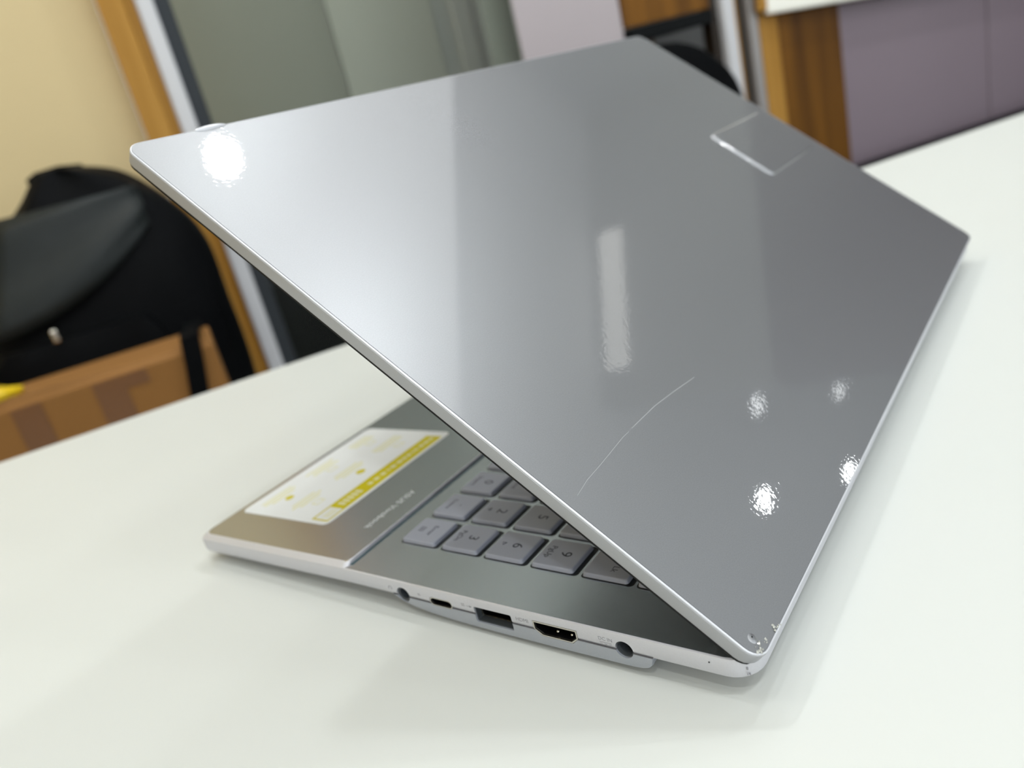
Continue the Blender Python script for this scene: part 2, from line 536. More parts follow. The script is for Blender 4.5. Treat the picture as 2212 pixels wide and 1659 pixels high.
# ------------------------------------------------------------------ ceiling downlights (some mirrored in the lid, others added as fill)
for x, y, r, mm, lab in (
        (0.834, 0.637, 0.050, 'lamp', 'round ceiling downlight, mirrored at the top left of the lid'),
        (4.118, -0.274, 0.062, 'lamp_far', 'round ceiling downlight mirrored large near the lid hinge corner'),
        (5.527, -0.063, 0.062, 'lamp_far', 'round ceiling downlight mirrored at the lid hinge edge'),
        (4.143, 0.270, 0.060, 'lamp_reflection', 'added dim disc standing in for a second reflection above the brighter lamp spot'),  # dim discs stand in for second reflections of the two far lamps
        (5.482, 0.507, 0.060, 'lamp_reflection', 'added dim disc standing in for a second reflection farthest right on the lid'),
        (-0.05, 0.637, 0.050, 'fill_near', 'added fill downlight over the left end of the glass door'),  # from here on, unseen downlights added for lid glow and table light
        (-1.05, 0.20, 0.050, 'fill_mid', 'added fill downlight over the left end of the table'),
        (-0.10, -0.45, 0.050, 'lamp', 'added fill downlight straight above the laptop'),
        (1.22, 0.0, 0.050, 'fill_near', 'added fill downlight over the middle of the table'),
        (1.35, -1.1, 0.050, 'lamp', 'added fill downlight over the near right part of the table'),
        (-0.55, -1.45, 0.050, 'fill_near', 'added fill downlight behind the camera on the left'),
        (0.20, -1.25, 0.050, 'fill_near', 'added fill downlight just behind the camera'),
        (-1.6, -2.5, 0.050, 'fill_near', 'added fill downlight far behind the camera on the left'),
        (1.6, -2.4, 0.050, 'fill_near', 'added fill downlight far behind the camera on the right'),
        (0.83, -1.60, 0.050, 'fill_mid', 'added fill downlight behind the camera, right of the middle')):
    t = empty('ceiling_downlight', (x, y, CZ - (0.0032 if mm == 'lamp' and abs(x - 0.834) < 0.01 and y > 0.5 else 0.0)))
    tag(t, lab, 'lamp', 'recessed ceiling downlights')
    obj('trim_ring', lathe([(r, 0), (r + 0.012, 0), (r + 0.010, -0.006), (r, -0.004)], 28, closed=True), M['white_alu'], t)
    obj('diffuser', lathe([(r - 0.0005, -0.0005), (r - 0.0005, -0.003), (0.0, -0.0035)], 28), M[mm], t)

pn = empty('ceiling_fill_panel', (0.925, 0.57, CZ))  # unseen glowing panel, added to brighten the lid and table
tag(pn, 'large soft ceiling panel, added to give the left part of the lid its glow', 'lamp')
obj('fill_frame', box(bmesh.new(), -0.84, 0.84, -0.77, 0.77, -0.002, 0.0, 0), M['white_alu'], pn)
obj('diffuser', box(bmesh.new(), -0.82, 0.82, -0.75, 0.75, -0.003, -0.0021, 0), M['soft_fill'], pn)

# ------------------------------------------------------------------ table
tb = empty('table', (0.4, -0.6, 0))
tag(tb, 'large white laminate table that the silver laptop stands on', 'table')
bm = prism(-1.9, 1.9, -0.75, 0.6, TT - 0.036, TT, 0.012, 0.003, 4, k=1.0)
smooth(obj('table_top', bm, M['table'], tb))
for x in (-1.8, 1.8):
    for y in (-0.66, 0.51):
        obj('leg', box(bmesh.new(), x - 0.03, x + 0.03, y - 0.03, y + 0.03, 0, TT - 0.0365, 0.003), M['white_alu'], tb)
obj('apron', box(bmesh.new(), -1.76, 1.76, 0.50, 0.52, TT - 0.12, TT - 0.0365, 0.002), M['white_alu'], tb)

# ------------------------------------------------------------------ black bag on a stool, carton in front
st = empty('stool', (-0.20, 0.70, 0))
tag(st, 'low black stool under the black bag, behind the carton', 'stool')
smooth(obj('seat', prism(-0.165, 0.14, -0.115, 0.115, 0.40, 0.44, 0.03, 0.012, k=1.0), M['black_lam'], st))
for x in (-0.14, 0.115):
    for y in (-0.09, 0.09):
        obj('leg', tube(bmesh.new(), [(x, y, 0), (x * 0.9, y * 0.9, 0.399)], 0.014), M['black_lam'], st)

bag = empty('backpack', (-0.20, 0.70, 0.44))
tag(bag, 'slumped black nylon backpack with pocket and straps behind the brown carton', 'bag')


def bag_ring(xl, xr, yf, yb, z, n=28, p=2.7, lean=0.0):
    out = []
    for i in range(n):
        a = 2 * math.pi * i / n
        c, s = math.cos(a), math.sin(a)
        x = (xl + xr) / 2 + (xr - xl) / 2 * math.copysign(abs(c) ** (2 / p), c)
        y = (yf + yb) / 2 + (yb - yf) / 2 * math.copysign(abs(s) ** (2 / p), s)
        w = 0.006 * math.sin(5 * a + z * 40) + 0.004 * math.sin(9 * a - z * 63)
        out.append(Vector((x + w * c, y + w * s, z)))
    return out


def ring_mesh(rings, bm=None):
    bm = bm or bmesh.new()
    V = [[bm.verts.new(p) for p in r] for r in rings]
    n = len(V[0])
    for A, B in zip(V, V[1:]):
        for i in range(n):
            bm.faces.new((A[i], A[(i + 1) % n], B[(i + 1) % n], B[i]))
    bm.faces.new(V[0]); bm.faces.new(V[-1])
    return bm


# silhouette levels: (height over table, left, right), in world x; turned into bag-local below
lev = [(-0.31, -0.40, -0.085), (-0.30, -0.42, -0.070), (-0.22, -0.435, -0.058), (-0.12, -0.43, -0.054), (-0.03, -0.41, -0.050),
       (0.03, -0.380, -0.050), (0.087, -0.336, -0.058), (0.136, -0.300, -0.090), (0.165, -0.272, -0.122), (0.183, -0.250, -0.150),
       (0.193, -0.236, -0.185), (0.196, -0.225, -0.200)]
rings = []
for i, (z, xl, xr) in enumerate(lev):
    t = max(0.0, (z + 0.05) / 0.25)
    yf = -0.125 + 0.09 * t ** 1.6
    yb = 0.125 - 0.06 * t ** 2
    rings.append(bag_ring(xl + 0.20, xr + 0.20, yf, yb, z + TT - 0.44))
o = obj('body', ring_mesh(rings), M['black_fab'], bag)
smooth(o, 80)
md = o.modifiers.new('round', 'SUBSURF'); md.levels = 1; md.render_levels = 2
# grey upper flap folded over the front of the bag, with a slanting edge
bm = bmesh.new()
grid = []
for i in range(9):
    row = []
    u_ = i / 8
    for j in range(11):
        w_ = j / 10
        z = 0.150 - 0.145 * u_ + (0.095 * u_ * (w_ ** 2.0))
        xl = -0.296 - 0.058 * min(1, (0.15 - z) / 0.145)
        x = xl + (-0.118 - xl) * w_
        y = 0.70 - 0.118 + 0.075 * max(0, (z - 0.0) / 0.16) ** 1.5 - 0.012 * math.sin(math.pi * w_) - 0.006 * math.sin(9 * u_ + 3 * w_)
        row.append(bm.verts.new((x + 0.20, y - 0.70 - 0.006, z + TT - 0.44)))
    grid.append(row)
for i in range(8):
    for j in range(10):
        bm.faces.new((grid[i][j], grid[i][j + 1], grid[i + 1][j + 1], grid[i + 1][j]))
o = obj('flap', bm, M['pocket'], bag)
smooth(o, 80)
md = o.modifiers.new('thick', 'SOLIDIFY'); md.thickness = 0.006
# front pocket
rp = []
for z, i in ((-0.21, 0.02), (-0.20, 0.006), (-0.10, 0.0), (-0.03, 0.004), (-0.012, 0.02)):
    rp.append([v for v in bag_ring(-0.165 + i, 0.055 - i, -0.146 + i * 0.3, -0.10, z + TT - 0.44, 20, 3.2)])
smooth(obj('front_pocket', ring_mesh(rp), M['black_fab'], bag), 80)
bm = tube(bmesh.new(), [(-0.05, 0.02, 0.497), (-0.04, 0.03, 0.503), (-0.01, 0.034, 0.505), (0.02, 0.03, 0.500)], 0.006)
obj('top_handle', bm, M['black_fab2'], bag)
bm = bmesh.new()
box(bm, -0.078, -0.069, -0.153, -0.147, 0.298, 0.316, 0.003)
obj('buckle', bm, M['metal'], bag)
# strap hanging over the carton
bm = bmesh.new()
path = [(0.087, -0.150, 0.270), (0.086, -0.205, 0.270), (0.084, -0.270, 0.281), (0.083, -0.296, 0.279), (0.078, -0.299, 0.25), (0.068, -0.299, 0.20), (0.06, -0.299, 0.13)]
prev = None
for (x, y, z) in path:
    a, b = bm.verts.new((x - 0.011, y, z)), bm.verts.new((x + 0.011, y, z))
    if prev:
        bm.faces.new((prev[0], prev[1], b, a))
    prev = (a, b)
o = obj('strap', bm, M['black_fab2'], None, (-0.20, 0.70, 0.44))
o.location.y -= 0.003
tag(o, 'black webbing strap hanging over the front of the brown carton', 'strap')
md = o.modifiers.new('thick', 'SOLIDIFY'); md.thickness = 0.003; md.offset = 1

ct = empty('carton', (-0.32, 0.475, 0))
tag(ct, 'tall brown cardboard carton with tape patches, in front of the black bag', 'box')
CH = TT - 0.046
bm = bmesh.new()
box(bm, -0.30, 0.225, -0.07, 0.06, 0, CH, 0.003)
obj('body', bm, M['card'], ct)
for (x0, x1, z0, z1) in ((-0.003, 0.029, 0.055, 0.002), (0.084, 0.118, 0.055, 0.002)):
    obj('tape', box(bmesh.new(), x0, x1, -0.0712, -0.0701, CH - z0, CH - 0.003), M['tape'], ct)
bm = bmesh.new()
box(bm, 0.118, 0.145, -0.0712, -0.0701, CH - 0.020, CH - 0.003)
obj('tape', bm, M['tape'], ct)
# front flap folded up a little, slightly bowed
bm = bmesh.new()
prev = None
for i in range(13):
    x = -0.30 + 0.52 * i / 12
    h = 0.004 + 0.007 * math.sin(i * 0.55 + 0.6) ** 2
    a, b = bm.verts.new((x, -0.067, CH)), bm.verts.new((x, -0.063, CH + h))
    if prev:
        bm.faces.new((prev[0], a, b, prev[1]))
    prev = (a, b)
o = obj('flap', bm, M['card'], ct)
md = o.modifiers.new('thick', 'SOLIDIFY'); md.thickness = 0.003

# crumpled yellow and red wrapper lying on the carton
def pouch(sx, sy, sz, seed):
    rnd = random.Random(seed)
    bm = bmesh.new()
    bmesh.ops.create_icosphere(bm, subdivisions=3, radius=1)
    for v in bm.verts:
        p = v.co.copy()
        f = 1 + 0.12 * math.sin(5 * p.x + seed) * math.cos(4 * p.y) + 0.1 * rnd.uniform(-1, 1)
        v.co = Vector((p.x * sx * f, p.y * sy * f, max(-0.55, p.z) * sz * f + 0.55 * sz))
    return bm


yw = empty('snack_wrapper', (-0.345, 0.425, CH + 0.012))
tag(yw, 'crumpled yellow and red wrapper on the left top edge of the carton', 'wrapper')
yw.rotation_euler = (0, 0.15, 0.2)
smooth(obj('wrapper', pouch(0.036, 0.018, 0.009, 3), M['yellow'], yw), 70)
o = obj('red_end', pouch(0.030, 0.018, 0.011, 8), M['red'], yw)
o.location = (-0.045, 0.004, 0.004)
smooth(o, 70)

# ------------------------------------------------------------------ office chair beyond the table
chr_ = empty('office_chair', (0.627, 0.34, 0))
tag(chr_, 'black office chair pushed under the far side of the table, behind the lid', 'chair')
rings = []
for t in [i / 10 for i in range(11)]:
    z = 0.50 + t * 0.415
    hw = 0.225 * (1 - max(0, (t - 0.55) / 0.45) ** 2.6 * 0.55)
    y = 0.19 + 0.03 * math.sin(t * 2.2)
    th = 0.035 * (1 - 0.5 * max(0, (t - .8) / .2) ** 2)
    rings.append(bag_ring(-hw, hw, y - th, y + th, z, 24, 3.0))
o = obj('backrest', ring_mesh(rings), M['black_fab'], chr_)
smooth(o, 80)
md = o.modifiers.new('round', 'SUBSURF'); md.levels = 1; md.render_levels = 2
smooth(obj('seat', prism(-0.23, 0.23, -0.24, 0.20, 0.42, 0.49, 0.07, 0.03, k=1.0), M['black_fab'], chr_))
obj('back_support', box(bmesh.new(), -0.03, 0.03, 0.226, 0.246, 0.40, 0.62, 0.004), M['black_lam'], chr_)
obj('post', lathe([(0.03, 0.10), (0.03, 0.42)], 16), M['black_lam'], chr_)
for i in range(5):
    a = 2 * math.pi * i / 5 + 0.3
    obj('leg', tube(bmesh.new(), [(0.02 * math.cos(a), 0.02 * math.sin(a), 0.11), (0.25 * math.cos(a), 0.25 * math.sin(a), 0.07)], 0.016), M['black_lam'], chr_)
    obj('caster', lathe([(0.027, -0.02), (0.027, 0.02)], 14, axis='x', center=(0.26 * math.cos(a), 0.26 * math.sin(a), 0.0275)), M['black'], chr_)

# ------------------------------------------------------------------ LAPTOP
LZ = TT + 0.0125
lap = empty('laptop', (0.0059347, -0.4727615, LZ), math.radians(31.61426))
tag(lap, 'silver laptop with its glossy lid half open, standing on the white table', 'laptop')
X0, X1, YF = 1.0, 358.7, 232.8


def ztop(y):
    return 0.0 if y < 142 else -2.2 * (y - 142) / (232.5 - 142)


def insert_y(chain_pts, ys):
    """add points at given y on the straight sides of an rrect outline"""
    h = len(chain_pts) // 2
    R = chain_pts[:h]
    L = chain_pts[h:][::-1]
    mid = len(R) // 2
    x, xl = R[mid - 1][0], L[mid - 1][0]
    R = R[:mid] + [(x, y) for y in ys] + R[mid:]
    L = L[:mid] + [(xl, y) for y in ys] + L[mid:]
    return R + L[::-1]


def chassis_ring(i, zf, r=8.0):
    o_ = insert_y(rrect(X0 + i, X1 - i, 0.3 + i, YF - i, max(1.0, r - i), 6, max(1.0, 4.0 - i)), (27.0, 60.0, 100.0, 141.9, 175.0, 205.0))
    return [(x, y, zf(y)) for x, y in o_]


def cut(o, cutter_bm):
    """carve the cutter out of the object (result kept as a plain mesh)"""
    bmesh.ops.recalc_face_normals(cutter_bm, faces=cutter_bm.faces[:])
    cm = bpy.data.meshes.new('cut')
    cutter_bm.to_mesh(cm)
    c = bpy.data.objects.new('cut', cm)
    COL.objects.link(c)
    c.matrix_world = o.matrix_world
    c.parent = o.parent
    md = o.modifiers.new('cut', 'BOOLEAN')
    md.object = c
    md.operation = 'DIFFERENCE'
    md.solver = 'EXACT'
    md.use_self = True
    dg = bpy.context.evaluated_depsgraph_get()
    dg.update()
    me = bpy.data.meshes.new_from_object(o.evaluated_get(dg))
    o.modifiers.clear()
    old = o.data
    o.data = me
    bpy.data.objects.remove(c)
    bpy.data.meshes.remove(cm)
    return o


HDMI = [(64.8, -2.4), (49.9, -2.4), (49.9, -5.3), (52.0, -7.3), (62.2, -7.3), (64.8, -5.3)]


def poly_prism(bm, pts, x0, x1):
    A = [bm.verts.new((x0 * .001, y * .001, z * .001)) for y, z in pts]
    B = [bm.verts.new((x1 * .001, y * .001, z * .001)) for y, z in pts]
    bm.faces.new(A); bm.faces.new(B[::-1])
    n = len(pts)
    for i in range(n):
        j = (i + 1) % n
        bm.faces.new((A[i], B[i], B[j], A[j]))
    return bm


def slot_pts(y0, y1, z0, z1, r, n=5):
    return [(y, z) for y, z in rrect(y0, y1, z0, z1, r, n)]


def port_cutter():
    bm = bmesh.new()
    lathe([(2.75, -3), (2.75, 9)], 28, k=0.001, bm=bm, axis='x', center=(0, 116.3, -4.9))
    poly_prism(bm, slot_pts(95.2, 104.7, -6.2, -3.0, 1.55), -3, 9)
    poly_prism(bm, slot_pts(72.4, 86.4, -8.2, -2.7, 0.5, 2), -3, 9)
    poly_prism(bm, HDMI, -3, 9)
    lathe([(2.65, -3), (2.65, 9)], 28, k=0.001, bm=bm, axis='x', center=(0, 35.7, -4.9))
    return bm


rings = [chassis_ring(1.6, lambda y: ztop(y) - 6.2), chassis_ring(0.5, lambda y: ztop(y) - 5.7), chassis_ring(0.0, lambda y: ztop(y) - 4.6),
         chassis_ring(0.0, lambda y: ztop(y) - 0.55), chassis_ring(0.15, lambda y: ztop(y) - 0.15), chassis_ring(0.55, lambda y: ztop(y))]
top_case = obj('top_case', loft(rings), M['chassis'], lap)
cut(top_case, port_cutter())
smooth(top_case, 30)

# keyboard deck: a thin inlaid sheet behind the palm rest
deck = obj('keyboard_deck', prism(X0 + 0.65, X1 - 0.65, 1.0, 149.5, -0.02, 0.06, 7.0, 0), M['deck'], lap)

# palm rest plate, raised, with chamfered border
def pr_ring(ix, iyr, iyf, zf, r):
    o_ = insert_y(rrect(X0 + ix, X1 - ix, 142.2 + iyr, YF - iyf, r, 6, 4.0), (175.0, 205.0))
    return [(x, y, zf(y)) for x, y in o_]


zp = lambda y: 1.25 - 2.2 * (y - 142) / 90.5
rings = [pr_ring(0.15, 0.0, 0.15, lambda y: ztop(y) - 0.4, 2.0), pr_ring(0.15, 0.0, 0.15, lambda y: ztop(y) + 0.05, 2.0),
         pr_ring(2.2, 0.35, 1.4, lambda y: zp(y) - 0.12, 2.4), pr_ring(2.7, 0.7, 1.9, zp, 2.6)]
obj('deck_reflection_line', prism(X0 + 2.6, X1 - 2.6, 140.95, 142.3, 0.05, 0.085, 0.1, 0), M['teal'], lap)  # thin strip coloured teal for the screen's reflection on the step
pr = obj('palm_rest', loft(rings), M['deck'], lap)
pr.data.materials.append(M['chassis'])
for f_ in pr.data.polygons:
    if f_.normal.z < 0.985:
        f_.material_index = 1  # border faces take the paler paint, coloured as if catching light
smooth(pr, 12)

# bottom cover: recessed tray, side bulge that carries the ports, feet
smooth(obj('bottom_cover', prism(11, 349, 7, 222, -10.2, -6.0, 8), M['under'], lap))


HOUSE = [(27.6, -5.5), (28.2, -8.2), (29.2, -9.2), (31.0, -9.8), (34.0, -10.1), (60.0, -10.5), (80.0, -10.6), (96.0, -10.3), (106.0, -9.7),
         (112.5, -8.9), (116.5, -7.9), (119.0, -6.9), (121.5, -5.5)]


def house_ring(x, i):
    cy, cz = 74.0, -6.0
    out = []
    for y, z in HOUSE:
        d = Vector((y - cy, (z - cz) * 8))
        out.append((x, y - i * d.x / 47.0, z if z > -5.6 else z + i * min(1.0, (cz - z) / 3.0)))
    return out


bm = bmesh.new()
lay = [[bm.verts.new(Vector(p) * 0.001) for p in house_ring(x, i)] for x, i in ((0.95, 0.5), (1.1, 0.12), (1.5, 0.0), (10.8, 0.0))]
for A, B in zip(lay, lay[1:]):
    for i in range(len(A)):
        j = (i + 1) % len(A)
        bm.faces.new((A[i], A[j], B[j], B[i]))
bm.faces.new(lay[0]); bm.faces.new(lay[-1])
bulge = obj('port_housing', bm, M['under'], lap)
cut(bulge, port_cutter())
smooth(bulge, 35)
seam = obj('seam', poly_prism(bmesh.new(), [(27.6, -5.6), (121.0, -5.6), (121.0, -5.42), (27.6, -5.42)], 0.93, 1.6), M['groove'], lap)
cut(seam, port_cutter())
for x, y, w in ((60, 14, 240), (40, 205, 30), (290, 205, 30)):
    smooth(obj('rubber_foot', prism(x, x + w, y, y + 7, -12.5, -10.1, 3), M['rubber'], lap))

# --- ports
jk = obj('audio_jack', lathe([(2.74, 1.5), (2.74, 8.5), (1.5, 8.5), (1.5, 8.2), (1.95, 8.2), (1.95, 1.7), (2.3, 1.5)], 28, 0.001, axis='x', center=(0, 116.3, -4.9), closed=True), M['socket'], lap)
obj('jack_bore', lathe([(2.0, 5.0), (2.0, 5.2)], 20, 0.001, axis='x', center=(0, 116.3, -4.9)), M['black'], jk)


def rim(name, pts, x0, x1, wall, m, parent):
    """hollow metal shell following an outline"""
    bm = bmesh.new()
    cy = sum(p[0] for p in pts) / len(pts)
    cz = sum(p[1] for p in pts) / len(pts)
    W = max(abs(p[0] - cy) for p in pts)
    H = max(abs(p[1] - cz) for p in pts)
    inn = [(cy + (y - cy) * (1 - wall / W), cz + (z - cz) * (1 - wall / H)) for y, z in pts]
    n = len(pts)
    lay = []
    for P, x in ((pts, x0), (inn, x0), (inn, x1), (pts, x1)):
        lay.append([bm.verts.new((x * .001, y * .001, z * .001)) for y, z in P])
    for a in range(4):
        A, B = lay[a], lay[(a + 1) % 4]
        for i in range(n):
            j = (i + 1) % n
            bm.faces.new((A[i], A[j], B[j], B[i]))
    return obj(name, bm, m, parent)


def inset(pts, d):
    cy = sum(p[0] for p in pts) / len(pts)
    cz = sum(p[1] for p in pts) / len(pts)
    W = max(abs(p[0] - cy) for p in pts)
    H = max(abs(p[1] - cz) for p in pts)
    return [(cy + (y - cy) * (1 - d / W), cz + (z - cz) * (1 - d / H)) for y, z in pts]


uc = inset(slot_pts(95.2, 104.7, -6.2, -3.0, 1.55), 0.12)
p = rim('usb_c_port', uc, 1.05, 8.5, 0.28, M['metal'], lap)
obj('back_wall', poly_prism(bmesh.new(), inset(uc, 0.3), 4.2, 8.4), M['black'], p)
obj('liner', rim('liner', inset(uc, 0.29), 1.5, 8.3, 0.12, M['black'], p).data, None, p) if False else rim('liner', inset(uc, 0.29), 1.5, 8.3, 0.12, M['black'], p)
obj('tongue', box(bmesh.new(), 2.6, 4.3, 96.9, 103.0, -4.85, -4.35, 0, 0.001), M['black'], p)

ua0 = slot_pts(72.4, 86.4, -8.2, -2.7, 0.5, 2)
ua = slot_pts(72.9, 85.8, -7.4, -2.85, 0.4, 2)
p = rim('usb_port', ua, 3.2, 8.8, 0.28, M['metal'], lap)
rim('recess_frame', inset(ua0, 0.05), 1.5, 8.8, 0.35, M['socket'], p)
obj('back_wall', poly_prism(bmesh.new(), inset(ua, 0.3), 7.8, 8.7), M['black'], p)
rim('liner', inset(ua, 0.3), 3.5, 8.7, 0.15, M['black'], p)
obj('tongue', box(bmesh.new(), 4.2, 7.9, 74.2, 84.4, -4.8, -3.4, 0.15, 0.001), M['black'], p)
for y in (75.4, 77.9, 80.4, 82.9):
    obj('contact', box(bmesh.new(), 4.25, 7.5, y - 0.45, y + 0.45, -5.0, -4.82, 0, 0.001), M['gold'], p)
obj('spring', box(bmesh.new(), 3.9, 5.2, 78.7, 80.1, -3.38, -3.1, 0.1, 0.001), M['metal'], p)

hd = inset(HDMI, 0.12)
p = rim('hdmi_port', hd, 1.0, 8.6, 0.42, M['metal'], lap)
rim('liner', inset(hd, 0.43), 1.5, 8.4, 0.15, M['black'], p)
obj('back_wall', poly_prism(bmesh.new(), inset(hd, 0.45), 6.5, 8.4), M['black'], p)
obj('tongue', box(bmesh.new(), 2.6, 6.6, 51.9, 62.4, -4.7, -3.9, 0.1, 0.001), M['black'], p)
for y in (57.7, 53.0):
    bm = bmesh.new()
    bmesh.ops.create_uvsphere(bm, u_segments=12, v_segments=8, radius=0.00052)
    o = obj('pin', bm, M['metal'], p)
    o.location = (0.0028, y * .001, -0.0059)
    smooth(o, 80)

dc = obj('power_jack', lathe([(2.64, 1.6), (2.64, 8.6), (2.0, 8.6), (2.0, 2.4), (2.25, 1.6)], 28, 0.001, axis='x', center=(0, 35.7, -4.9), closed=True), M['socket'], lap)
obj('jack_bore', lathe([(2.05, 6.0), (2.05, 6.3)], 20, 0.001, axis='x', center=(0, 35.7, -4.9)), M['black'], dc)
obj('centre_pin', lathe([(0.35, 3.6), (0.35, 6.0)], 10, 0.001, axis='x', center=(0, 35.7, -4.9)), M['metal'], dc)

# port markings on the side wall
sx, sy = (0, -1, 0), (0, 0, 1)
text('port_marking', 'HDMI', 0.0018, M['faint'], lap, (0.00098, 0.0684, -0.0033), sx, sy)
text('port_marking', 'DC IN', 0.0016, M['faint'], lap, (0.00098, 0.0410, -0.0029), sx, sy)
bm = bmesh.new()
box(bm, 0.96, 0.99, 39.2, 42.9, -4.02, -3.9, 0, 0.001)
for y in (39.3, 40.65, 42.0):
    box(bm, 0.96, 0.99, y, y + 0.8, -4.5, -4.38, 0, 0.001)
obj('port_marking', bm, M['faint'], lap)
text('port_marking', 'SS', 0.0015, M['faint'], lap, (0.00098, 0.0905, -0.0030), sx, sy)
bm = bmesh.new()
box(bm, 0.96, 0.99, 87.4, 89.2, -3.12, -3.0, 0, 0.001)
poly_prism(bm, [(87.9, -2.6), (87.0, -3.06), (87.9, -3.5)], 0.96, 0.99)
obj('port_marking', bm, M['faint'], lap)
text('port_marking', 'SS', 0.0013, M['faint'], lap, (0.00098, 0.1088, -0.0033), sx, sy)
bm = bmesh.new()
tube(bm, [(0.97, 121.7 + 0.65 * math.cos(a), -3.2 + 0.7 * math.sin(a)) for a in [math.pi * i / 8 for i in range(9)]], 0.1, 5, k=0.001)
box(bm, 0.96, 0.99, 120.85, 121.2, -3.7, -3.1, 0, 0.001)
box(bm, 0.96, 0.99, 122.2, 122.55, -3.7, -3.1, 0, 0.001)
obj('port_marking', bm, M['faint'], lap)
bm = bmesh.new()
bmesh.ops.create_uvsphere(bm, u_segments=8, v_segments=6, radius=0.00022)
tag(obj('indicator_light', bm, M['black'], lap, (0.00095, 0.0118, -0.002)), 'tiny dark pinhole near the rear corner')

# --- keyboard
KX, KY, PX, PY = 20.5, 132.6, 16.93, 18.51
KZ = 0.06


def key_mesh(w, d, cache={}):
    kk = (round(w, 2), round(d, 2))
    if kk not in cache:
        r = 1.0
        rr = []
        for i, z in ((-0.15, 0.0), (-0.1, 0.1), (0.12, 1.05), (0.35, 1.25), (0.7, 1.3)):
            rr.append([(x, y, z) for x, y in rrect(i, w - i, i, d - i, r, 3)])
        bm = loft(rr)
        bmesh.ops.recalc_face_normals(bm, faces=bm.faces[:])
        me = bpy.data.meshes.new('key')
        bm.to_mesh(me)
        bm.free()
        for pl in me.polygons:
            pl.use_smooth = False
        me.materials.append(M['key'])
        bm = prism(-0.8, w + 0.6, -1.9, d + 0.5, 0.0, 0.012, 1.3, 0, 3)  # dark well, widened toward the hinge to paint in the key's shade
        wm = bpy.data.meshes.new('key_well_shade')
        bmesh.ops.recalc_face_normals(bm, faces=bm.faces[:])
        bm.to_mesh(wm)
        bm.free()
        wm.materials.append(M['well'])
        cache[kk] = (me, wm)
    return cache[kk]


def add_key(x, y_front, w, d, legends=()):
    """x: edge nearest the laptop's right side; y_front: edge nearest the palm rest (mm)"""
    me, wm = key_mesh(w, d)
    o = bpy.data.objects.new('key', me)
    COL.objects.link(o)
    o.parent = lap
    o.location = (x * .001, (y_front - d) * .001, (KZ + 0.012) * .001)
    q = bpy.data.objects.new('key_well_shade', wm)
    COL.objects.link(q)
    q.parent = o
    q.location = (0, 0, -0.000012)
    for body, size, ox, oy in legends:
        # ox: mm toward the laptop's left from the key centre, oy: mm toward the hinge
        text('key_legend', body, size * .001, M['ink'], o,
             ((w / 2 + ox) * .001, (d / 2 - oy) * .001, 0.001315), (-1, 0, 0), (0, -1, 0), extrude=0.000008)
    return o


def tri_mark(parent, cx, cy, kind):
    s = 0.85
    P = {'down': [(-s, -s * .6), (s, -s * .6), (0, s * .8)], 'up': [(-s, s * .6), (s, s * .6), (0, -s * .8)],
         'right': [(s * .6, -s), (s * .6, s), (-s * .9, 0)], 'left': [(-s * .6, -s), (-s * .6, s), (s * .9, 0)]}[kind]
    tube_pts = [(cx + a, cy + b, 1.32) for a, b in P]
    obj('key_legend', tube(bmesh.new(), tube_pts, 0.13, 4, closed=True, k=0.001), M['ink'], parent)


KW, KD = 13.7, 15.0
pad = [
    [('Enter', None), ('.', 'Delete'), ('0', 'Insert')],
    [('3', 'PgDn'), ('2', 'down'), ('1', 'End')],
    [('6', 'right'), ('5', None), ('4', 'left')],
    [('9', 'PgUp'), ('8', 'up'), ('7', 'Home')],
    [('Num Lk', None), ('*', None), ('/', None)],
]
for r, row in enumerate(pad):
    for c, (a, b) in enumerate(row):
        x, y = KX + c * PX, KY - r * PY
        leg = []
        if a == 'Enter':
            leg = [('Enter', 2.7, 0.0, 1.4)]
        elif a == 'Num Lk':
            leg = [('Num Lk', 2.9, 0.6, 1.6)]
        elif a == '.':
            leg = [('.', 5.0, 0, 2.2), ('Delete', 2.4, 0, -3.4)]
        else:
            leg = [(a, 5.6, 0, 1.4 if b else 0.4)]
            if b and b not in ('down', 'up', 'left', 'right'):
                leg.append((b, 2.9, 0, -4.2))
        k_ = add_key(x, y, KW, KD, leg)
        if b in ('down', 'up', 'left', 'right'):
            tri_mark(k_, KW / 2, KD / 2 + 4.0, b)
        if a == 'Enter':
            bm = bmesh.new()
            for (x0, x1, y0, y1) in ((-1.3, 1.3, -1.1, -0.9), (-1.3, 1.3, 0.9, 1.1), (-1.3, -1.1, -1.1, 1.1), (1.1, 1.3, -1.1, 1.1), (-1.3, 1.3, -0.1, 0.1), (-0.1, 0.1, -1.1, 1.1)):
                box(bm, KW / 2 + x0, KW / 2 + x1, KD / 2 + 3.4 + y0, KD / 2 + 3.4 + y1, 1.295, 1.325, 0, 0.001)
            obj('key_legend', bm, M['ink'], k_)
# function row of the number pad
for c in range(3):
    add_key(KX + c * PX, KY - 5 * PY + 0.2, KW, 8.6)
